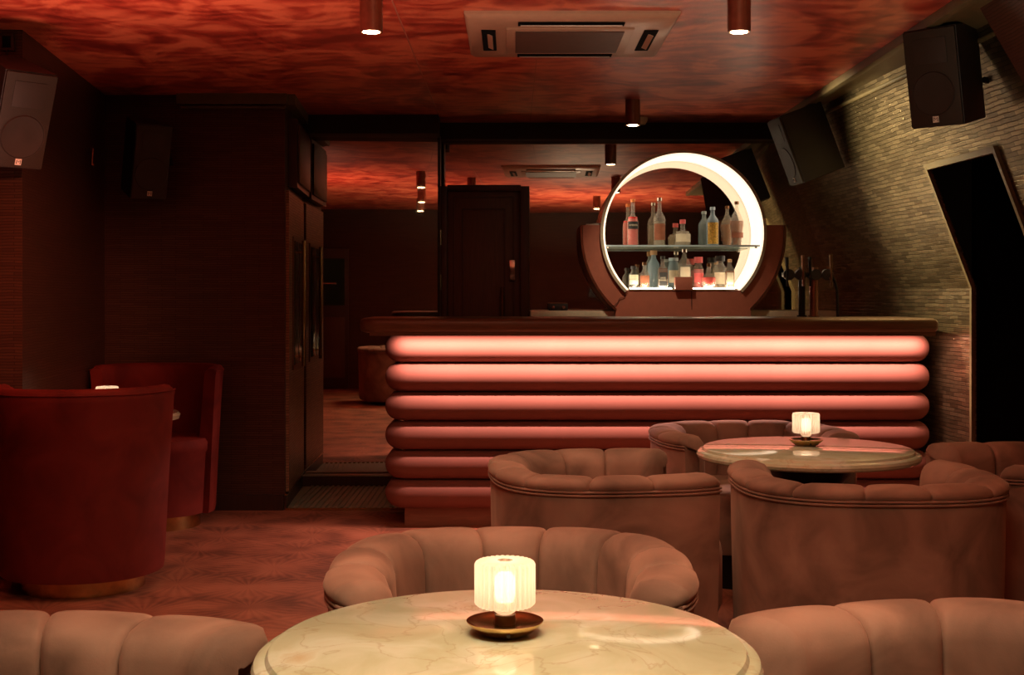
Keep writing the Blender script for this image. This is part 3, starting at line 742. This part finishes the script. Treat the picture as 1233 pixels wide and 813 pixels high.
bm = newbm(); tube(bm, [(tx(1001), 0, tz(331)), (tx(1005), 0.0, tz(338)), (tx(1008), 0.0, tz(350)), (tx(1008.5), 0.0, 0)], 0.008, 8); obj('drain_pipe', bm, 'black_metal', t)

# ------------------------------------------------------------------ SPEAKERS
def speaker(loc, R, label, w=0.235, h=0.41, d=0.27, group=None, bracket=None):
    """local: front face looks along -Y"""
    t = thing('loudspeaker', label, 'speaker', loc); t.rotation_euler = R
    if group: t['group'] = group
    bm = newbm()
    prism(bm, [(-w/2, -d/2, -h/2), (w/2, -d/2, -h/2), (w/2*0.72, d/2, -h/2), (-w/2*0.72, d/2, -h/2)], (0, 0, h)); obj('cabinet', bm, 'black_plastic', t, bevel=0.006)
    bm = newbm(); box(bm, (0, -d/2-0.006, 0), (w*0.97, 0.012, h*0.97)); obj('grille', bm, 'speaker_grille', t, bevel=0.004)
    bm = newbm(); lathe(bm, [(0.0, 0.004), (0.03, 0.001), (0.088, 0.004), (0.092, 0.0), (0.096, 0.0)], 32)
    bmesh.ops.rotate(bm, verts=bm.verts[:], matrix=Matrix.Rotation(PI/2, 3, 'X')); bmesh.ops.translate(bm, verts=bm.verts[:], vec=(0, -d/2-0.0125, -h*0.16))
    obj('woofer', bm, 'speaker_cone', t)
    bm = newbm(); box(bm, (0, -d/2-0.013, h*0.27), (w*0.62, 0.003, h*0.26)); obj('horn', bm, 'speaker_cone', t, bevel=0.001)
    b_ = newbm(); box(b_, (0, -d/2-0.015, -h*0.42), (0.026, 0.004, 0.026)); bd = obj('badge', b_, 'pale_mark', t)
    b_ = newbm(); y = -d/2-0.0175
    tube(b_, [(-0.008, y, -h*0.42-0.008), (-0.008, y, -h*0.42+0.008), (0, y, -h*0.42), (0.008, y, -h*0.42+0.008), (0.008, y, -h*0.42-0.008)], 0.0016, 6)
    obj('badge_mark', b_, 'black_plastic', bd)
    return t
from mathutils import Euler
sp1 = speaker(P(1142, 90, 5.45), (math.radians(12), 0, math.radians(-45)), 'large black loudspeaker tilted down from the leaning wall, nearest on the right')
sp2 = speaker(P(972, 173, 7.55), (math.radians(21), 0, math.radians(-84)), 'black loudspeaker seen mostly from its side, left of the two on leaning wall')
sp3 = speaker(P(173, 190, 7.12), (math.radians(15), 0, math.radians(34)), 'dim loudspeaker hung on the dark wall right of the left corner', w=0.20)
sp4 = speaker(P(12, 134, 5.35), (math.radians(22), 0, math.radians(46)), 'dim loudspeaker at the left edge of the picture', w=0.22)
def bracket(p_wall, p_spk, label, cable):
    t = thing('speaker_bracket', label, 'bracket', p_wall)
    bm = newbm(); box(bm, (0, 0, 0), (0.03, 0.09, 0.12), Matrix.Rotation(-0.36, 3, 'Y')); obj('wall_plate', bm, 'black_metal', t, bevel=0.003)
    d = Vector(p_spk)-Vector(p_wall)
    bm = newbm(); cyl(bm, (0, 0, 0), d*0.8, 0.013); obj('arm', bm, 'black_metal', t)
    bm = newbm(); tube(bm, [Vector(c)-Vector(p_wall) for c in cable], 0.004, 6); obj('cable', bm, 'black_plastic', t)
    return t
bp = slope_pt(7.55, 1.228+190*7.55/FPX)
bracket(P(1030, 170, 7.70), P(1008, 178, 7.62), 'black wall bracket with looped cable behind the smaller right speaker', [P(995, 132, 7.6), P(1004, 150, 7.7), P(1010, 165, 7.7), P(1024, 178, 7.7)])
bracket(P(1203, 100, 5.55), P(1180, 95, 5.5), 'black wall bracket behind the large right speaker', [P(1178, 30, 5.5), P(1188, 50, 5.55), P(1192, 70, 5.55), P(1190, 88, 5.5)])
bracket(Vector((-1.98, 7.38, P(165, 185, 7.3).z)), P(170, 188, 7.2), 'wall bracket behind the dim speaker right of the left corner', [P(178, 160, 7.2), P(180, 150, 7.3), P(180, 145, 7.35)])
bracket(Vector((-2.22, 5.58, P(20, 120, 5.5).z)), P(16, 128, 5.45), 'wall bracket behind the speaker at left edge', [P(10, 90, 5.4), P(8, 70, 5.5), P(9, 60, 5.56)])
# small vent at the very left, small switch
t = thing('wall_vent', 'small dark vent high on the left wall above speaker', 'vent', P(9, 51, 5.59))
bm = newbm(); box(bm, (0, 0, 0), (0.06, 0.02, 0.075)); obj('frame', bm, 'dark_wood', t, bevel=0.003)
bm = newbm(); box(bm, (0, -0.011, 0), (0.035, 0.004, 0.05)); obj('opening', bm, 'black_void', t)
zsw = P(113, 190, 6.9).z
t = thing('wall_hook', 'small pale metal hook high on left wall near the corner', 'hook', (-2.272, 6.9, zsw))
bm = newbm(); tube(bm, [(0, 0.01, 0.05), (0.02, 0.01, 0.05), (0.02, 0.0, -0.04), (0.03, -0.01, -0.05), (0.035, -0.03, -0.04)], 0.006, 6); obj('hook_bar', bm, 'chrome', t)
# ------------------------------------------------------------------ AC CASSETTE
t = thing('air_conditioner', 'brown square ceiling cassette air conditioner with louvres', 'air conditioner', (0.245, 5.665, CEIL))
bm = newbm()
W = 0.44
rows = []
for (r_, z) in ((W, -0.0), (W, -0.012), (W-0.02, -0.028), (W-0.14, -0.034), (W-0.15, -0.034)):
    rows.append([(-r_, -r_, z), (r_, -r_, z), (r_, r_, z), (-r_, r_, z)])
V = grid(bm, rows, closed=True); bm.faces.new(V[-1]); bm.faces.new(V[0][::-1]); obj('cover', bm, 'ac_plastic', t, bevel=0)
bm = newbm(); box(bm, (0, 0, -0.037), (0.54, 0.54, 0.008)); obj('intake_frame', bm, 'ac_plastic', t, bevel=0.003)
bm = newbm(); box(bm, (0, 0, -0.043), (0.46, 0.46, 0.005)); obj('intake_grille', bm, 'ac_grille', t)
for k in range(4):
    R_ = Matrix.Rotation(k*PI/2, 3, 'Z')
    bm = newbm(); box(bm, R_ @ Vector((0, -0.345, -0.035)), (0.44, 0.06, 0.004) if k % 2 == 0 else (0.06, 0.44, 0.004)); sl = obj('outlet', bm, 'black_void', t)
    bm = newbm(); box(bm, R_ @ Vector((0, -0.345, -0.038)), (0.42, 0.035, 0.003) if k % 2 == 0 else (0.035, 0.30, 0.003), Matrix.Rotation(0.4, 3, 'X' if k % 2 == 0 else 'Y')); obj('louvre', bm, 'ac_plastic', sl)

# ------------------------------------------------------------------ CEILING SPOTS
def ceiling_spot(x, y, label, power=9, tgt=None, first=[None]):
    t = thing('ceiling_spotlight', label, 'spotlight', (x, y, CEIL), 0, None)
    if first[0] is None:
        bm = newbm(); lathe(bm, [(0, 0), (0.044, 0), (0.044, -0.150), (0.038, -0.150), (0.037, -0.146), (0, -0.146)], 28); a = obj('tube_housing', bm, 'dark_bronze', t)
        bm = newbm(); cyl(bm, (0, 0, -0.1465), (0, 0, -0.151), 0.032); b_ = obj('lamp_disc', bm, 'lamp_disc', t)
        first[0] = (a, b_)
    else:
        for p in first[0]:
            c = p.copy(); COL.objects.link(c); c.parent = t
    if power:
        spot('spot_beam', (x, y, CEIL-0.158), tgt or (x, y, 0), power, WARM, 1.35, 0.8, 0.03)
    return t
ceiling_spot(P(447, 0, 4.92).x, 4.92, 'bronze cylinder spotlight on ceiling left of the air conditioner', 16)
ceiling_spot(P(890, 0, 4.92).x, 4.92, 'bronze cylinder spotlight on ceiling right of the air conditioner', 16)
ceiling_spot(P(762, 0, 7.6).x, 7.6, 'bronze cylinder spotlight on ceiling between air conditioner and round shelf', 34, (0.95, 8.2, 1.1))
ceiling_spot(-0.50, 3.05, 'ceiling spotlight seen only in the aisle mirror, middle of three', 20)
ceiling_spot(-0.49, 1.6, 'ceiling spotlight seen only in the aisle mirror, lowest of three', 16)
ceiling_spot(0.75, 2.6, 'ceiling spotlight above the seating seen only in the wide mirror', 20)
t = thing('smoke_detector', 'small round smoke detector on ceiling in front of the wide mirror', 'smoke detector', (0.83, 8.35, CEIL))
bm = newbm(); lathe(bm, [(0, 0), (0.05, 0), (0.05, -0.02), (0.035, -0.045), (0, -0.045)], 24); obj('body', bm, 'porcelain_white', t)

# ------------------------------------------------------------------ TUB CHAIRS
def srad(a, A, B, n=2.9):
    return 1/((abs(math.sin(a))/A)**n+(abs(math.cos(a))/B)**n)**(1/n)
CA, CB = 0.425, 0.415
AMAX = math.radians(126)
NCH = 9
def tub_pt(a, t_, z):
    r_ = srad(a, CA, CB)-t_
    if z < 0.56: r_ -= 0.012*(0.56-z)/0.5
    return Vector((r_*math.sin(a), r_*math.cos(a), z))
PROF = [(0.004, 0.603), (-0.007, 0.609), (-0.011, 0.621), (-0.006, 0.634), (0.010, 0.643), (0.042, 0.649), (0.078, 0.648), (0.110, 0.638), (0.132, 0.618), (0.143, 0.590), (0.146, 0.54), (0.144, 0.46), (0.136, 0.385)]
PC = (0.066, 0.58)
def channel_mesh(k):
    bm = newbm(); a0 = -AMAX+2*AMAX*k/NCH; a1 = -AMAX+2*AMAX*(k+1)/NCH
    us = [0, .012, .03, .06, .12, .22, .36, .5, .64, .78, .88, .94, .97, .988, 1]; rows = []
    def ring(a, pull, sx=1.0):
        row = []
        for (t_, z) in PROF:
            v = Vector((t_-PC[0], min(0, z-PC[1]) if z < PC[1] else z-PC[1])); 
            L = Vector((t_-PC[0], z-PC[1])); ctr = Vector(PC)
            if z < PC[1]: ctr = Vector((PC[0], z)); L = Vector((t_-PC[0], 0))
            q = ctr+L*sx
            if L.length > 1e-6: q -= L.normalized()*pull
            row.append(tub_pt(a, q.x, q.y))
        return row
    da = (a1-a0)
    if k == 0:
        for s in (0.0, 0.25, 0.5, 0.7, 0.85): rows.append(ring(a0-0.10*math.cos(math.asin(s))-0.0, 0, max(0.06, s)))
    for u in us:
        e = min(u, 1-u)*da*0.42          # distance to seam in metres
        if k == 0 and u < 0.5: e = 1
        if k == NCH-1 and u > 0.5: e = 1
        pull = 0.013*math.exp(-(e/0.006))+0.005*math.exp(-(e/0.03))
        rows.append(ring(a0+da*u, pull))
    if k == NCH-1:
        for s in (0.85, 0.7, 0.5, 0.25, 0.0): rows.append(ring(a1+0.10*math.cos(math.asin(s)), 0, max(0.06, s)))
    grid(bm, rows)
    return bm
def make_tub():
    t = thing('tub_chair', '', 'armchair', group=None)
    # outer shell
    bm = newbm(); rows = []
    n = 72
    for i in range(n+1):
        a = -AMAX-0.05+(2*AMAX+0.10)*i/n
        rows.append([tub_pt(a, q, z) for q, z in ((0.01, 0.045), (0.0, 0.07), (0.0, 0.40), (0.0, 0.606), (0.06, 0.612), (0.12, 0.58), (0.128, 0.40), (0.128, 0.045))])
    V = grid(bm, rows, closed=True); bm.faces.new(V[0]); bm.faces.new(V[-1])
    obj('outer_shell', bm, 'rose_velvet', t, angle=50)
    for zz in (0.592, 0.603):
        bm = newbm(); tube(bm, [tub_pt(-AMAX-0.05+(2*AMAX+0.10)*i/n, -0.004, zz) for i in range(n+1)], 0.0042, 8); obj('piping', bm, 'rose_velvet', t)
    for k in range(NCH): obj('back_channel', channel_mesh(k), 'rose_velvet', t, angle=70)
    # seat cushion
    bm = newbm(); rows = []
    m_ = 48
    for s, z in ((0.0, 0.16), (0.97, 0.16), (1.0, 0.19), (1.0, 0.36), (0.985, 0.39), (0.94, 0.408), (0.7, 0.415), (0.0, 0.418)):
        row = []
        for i in range(m_):
            a = 2*PI*i/m_
            ins = 0.150 if abs(math.atan2(math.sin(a), math.cos(a))) < AMAX else 0.05
            r_ = (srad(a, CA, CB+0.0)-ins)*s
            row.append((r_*math.sin(a), r_*math.cos(a), z))
        rows.append(row)
    grid(bm, rows, closed=True); bmesh.ops.remove_doubles(bm, verts=bm.verts[:], dist=1e-5)
    obj('seat_cushion', bm, 'rose_velvet', t, angle=50)
    bm = newbm(); lathe(bm, [(0, 0), (0.30, 0), (0.30, 0.05), (0.32, 0.16), (0, 0.16)], 40); obj('base', bm, 'black_metal', t)
    return t
tub = make_tub()
G1 = 'rose velvet tub chairs'
def face(tx_, ty_, cx, cy):      # rotate so that the open side (-Y local) looks at the target
    return math.atan2(ty_-cy, tx_-cx)+PI/2
chairs = [
    (-0.002, 2.87, 0.0, 'rose velvet tub chair facing us just behind the near marble table'),
    (-0.785, 1.98, math.radians(80), 'rose velvet tub chair cropped at the bottom left of the near table'),
    (0.77, 2.07, math.radians(-75), 'rose velvet tub chair cropped at the bottom right of the near table'),
    (1.175, 4.32, PI, 'rose velvet tub chair showing its flat back, directly in front of far table'),
    (0.345, 4.53, math.radians(97), 'rose velvet tub chair left of far table, seen from its side'),
    (1.05, 5.66, 0.10, 'rose velvet tub chair behind far table, nearest the bar front'),
    (1.95, 4.76, math.radians(-88), 'rose velvet tub chair right of far table, cropped by the right picture edge'),
]
for i, (x, y, rz, lab) in enumerate(chairs):
    if i == 0:
        tub.location = (x, y, 0); tub.rotation_euler = (0, 0, rz); tub['label'] = lab; tub['group'] = G1
    else: dup(tub, (x, y, 0), rz, lab)
tub.scale = (0.93, 1.0, 1.0)

# ------------------------------------------------------------------ RED CHAIRS
def rc_r(a, z): return srad(a, 0.375, 0.365, 2.15)*(0.86+0.14*min(1, z/0.86))
def make_red():
    t = thing('tub_chair', '', 'armchair')
    am = math.radians(97); n = 56
    bm = newbm(); rows = []
    pr = [(0.0, 0.075), (-0.004, 0.10), (0.0, 0.45), (0.0, 0.80), (-0.003, 0.835), (0.012, 0.853), (0.035, 0.857), (0.058, 0.850), (0.068, 0.83), (0.070, 0.78), (0.075, 0.6), (0.08, 0.45), (0.08, 0.075)]
    for i in range(n+1):
        a = -am+2*am*i/n
        ed = min(i, n-i)/n
        rows.append([((rc_r(a, z)-q)*math.sin(a), (rc_r(a, z)-q)*math.cos(a), z-(0.012 if z > 0.8 and ed < 0.02 else 0)) for q, z in pr])
    V = grid(bm, rows, closed=True); bm.faces.new(V[0]); bm.faces.new(V[-1]); obj('backrest_shell', bm, 'red_velvet', t, angle=50)
    bm = newbm(); tube(bm, [((rc_r(-am+2*am*i/n, 0.83)+0.003)*math.sin(-am+2*am*i/n), (rc_r(-am+2*am*i/n, 0.83)+0.003)*math.cos(-am+2*am*i/n), 0.832) for i in range(n+1)], 0.004, 6); obj('piping', bm, 'red_velvet', t)
    bm = newbm(); rows = []
    for s, z in ((0.0, 0.078), (1.0, 0.078), (1.0, 0.40), (1.03, 0.415), (1.03, 0.455), (0.98, 0.475), (0.0, 0.48)):
        row = []
        for i in range(40):
            a = 2*PI*i/40; front = abs(math.atan2(math.sin(a), math.cos(a))) > am
            r_ = (rc_r(a, z)-(0.03 if front else 0.092))*s; row.append((r_*math.sin(a), r_*math.cos(a), z))
        rows.append(row)
    grid(bm, rows, closed=True); bmesh.ops.remove_doubles(bm, verts=bm.verts[:], dist=1e-5); obj('seat', bm, 'red_velvet', t, angle=50)
    bm = newbm(); lathe(bm, [(0, 0), (0.25, 0), (0.25, 0.076), (0, 0.076)], 48); obj('base_ring', bm, 'brass', t)
    return t
red = make_red()
red.location = (-1.815, 5.46, 0); red.rotation_euler = (0, 0, PI); red['label'] = 'red velvet high backed tub chair with its back to us, front left'; red['group'] = 'red velvet tub chairs'
rc2 = dup(red, (-1.915, 6.92, 0), -0.12, 'red velvet tub chair against dark wall, open side towards us, behind the front red one'); rc2.scale = (0.94, 0.94, 1.0)

# ------------------------------------------------------------------ TABLES
TH = 0.645
def make_table():
    t = thing('marble_table', '', 'table')
    bm = newbm(); lathe(bm, [(0, TH), (0.392, TH), (0.397, TH-0.002), (0.400, TH-0.007), (0.402, TH-0.011), (0.412, TH-0.012), (0.420, TH-0.017), (0.424, TH-0.026), (0.421, TH-0.036), (0.412, TH-0.042), (0, TH-0.042)], 128); obj('tabletop', bm, 'marble', t, angle=30)
    bm = newbm(); lathe(bm, [(0, 0.0), (0.20, 0.0), (0.20, 0.02), (0.05, 0.05), (0.05, 0.40), (0.16, TH-0.10), (0.165, TH-0.042), (0, TH-0.042)], 40); obj('pedestal', bm, 'black_metal', t)
    return t
tb = make_table(); tb.location = (-0.008, 2.17, 0); tb['label'] = 'near round cream marble table with stepped edge and lamp'; tb['group'] = 'round marble tables'
tb2 = dup(tb, (1.139, 4.965, 0), 1.3, 'far round cream marble table with pink reflection of bar'); 
# third one between the red chairs
TH2 = 0.675
t = thing('marble_table', 'small marble table between the red chairs, mostly hidden', 'table', (-1.885, 6.12, 0))
bm = newbm(); lathe(bm, [(0, TH2), (0.290, TH2), (0.30, TH2-0.01), (0.295, TH2-0.03), (0, TH2-0.03)], 64); obj('tabletop', bm, 'marble', t, angle=30)
bm = newbm(); lathe(bm, [(0, 0), (0.12, 0), (0.12, 0.015), (0.03, 0.03), (0.03, TH2-0.03), (0, TH2-0.03)], 32); obj('pedestal', bm, 'black_metal', t)

# ------------------------------------------------------------------ TABLE LAMPS
def make_lamp():
    t = thing('table_lamp', '', 'lamp')
    bm = newbm(); lathe(bm, [(0, 0), (0.040, 0), (0.050, 0.006), (0.058, 0.013), (0.066, 0.021), (0.0665, 0.023), (0.064, 0.0235), (0.052, 0.019), (0.02, 0.017), (0, 0.017)], 64); bs = obj('dish_base', bm, 'brass', t, angle=60)
    bm = newbm(); cyl(bm, (0.006, -0.051, 0.010), (0.006, -0.056, 0.0098), 0.0035, seg=12); obj('charging_port', bm, 'black_plastic', bs)
    bm = newbm(); lathe(bm, [(0, 0.017), (0.0185, 0.017), (0.0185, 0.034), (0, 0.034)], 32); obj('stem', bm, 'bronze', t)
    bm = newbm(); lathe(bm, [(0.0, 0.034), (0.012, 0.034), (0.020, 0.040), (0.022, 0.046), (0.020, 0.050), (0.0, 0.050)], 32); obj('glass_collar', bm, 'fluted_glass', t)
    bm = newbm()
    R1 = 0.049
    pr = [(0.016, 0.047), (0.030, 0.047), (0.044, 0.0485), (R1, 0.053), (R1, 0.09), (R1, 0.119), (0.0475, 0.1235), (0.044, 0.126), (0.030, 0.127), (0.013, 0.127)]
    lathe(bm, pr, 192, flute=(30, 0.16)); obj('fluted_shade', bm, 'fluted_glass', t, angle=60)
    bm = newbm(); lathe(bm, [(0, 0.052), (0.014, 0.055), (0.018, 0.065), (0.018, 0.095), (0.012, 0.105), (0, 0.108)], 24); obj('bulb', bm, 'bulb_glow', t)
    return t
lamp = make_lamp()
def lamp_light(x, y, z):
    l = bpy.data.lights.new('lamp_glow', 'POINT'); l.energy = 0.30; l.color = (1.0, 0.78, 0.52); l.shadow_soft_size = 0.02
    o = bpy.data.objects.new('lamp_glow', l); COL.objects.link(o); o.location = (x, y, z)
spots_ = [(P(608, 0, 2.225).x, 2.225, TH, 'portable lamp with fluted glass shade on the near marble table'),
          (P(970.5, 0, 5.04).x, 5.04, TH, 'portable lamp with fluted glass shade on the far marble table'),
          (P(129, 0, 6.1).x, 6.1, TH2, 'glowing lamp top peeking over the front red chair')]
for i, (x, y, z, lab) in enumerate(spots_):
    if i == 0: lamp.location = (x, y, z+0.0005); lamp['label'] = lab; lamp['group'] = 'portable table lamps'
    else: dup(lamp, (x, y, z+0.0005), 0, lab)
    lamp_light(x, y, z+0.10)
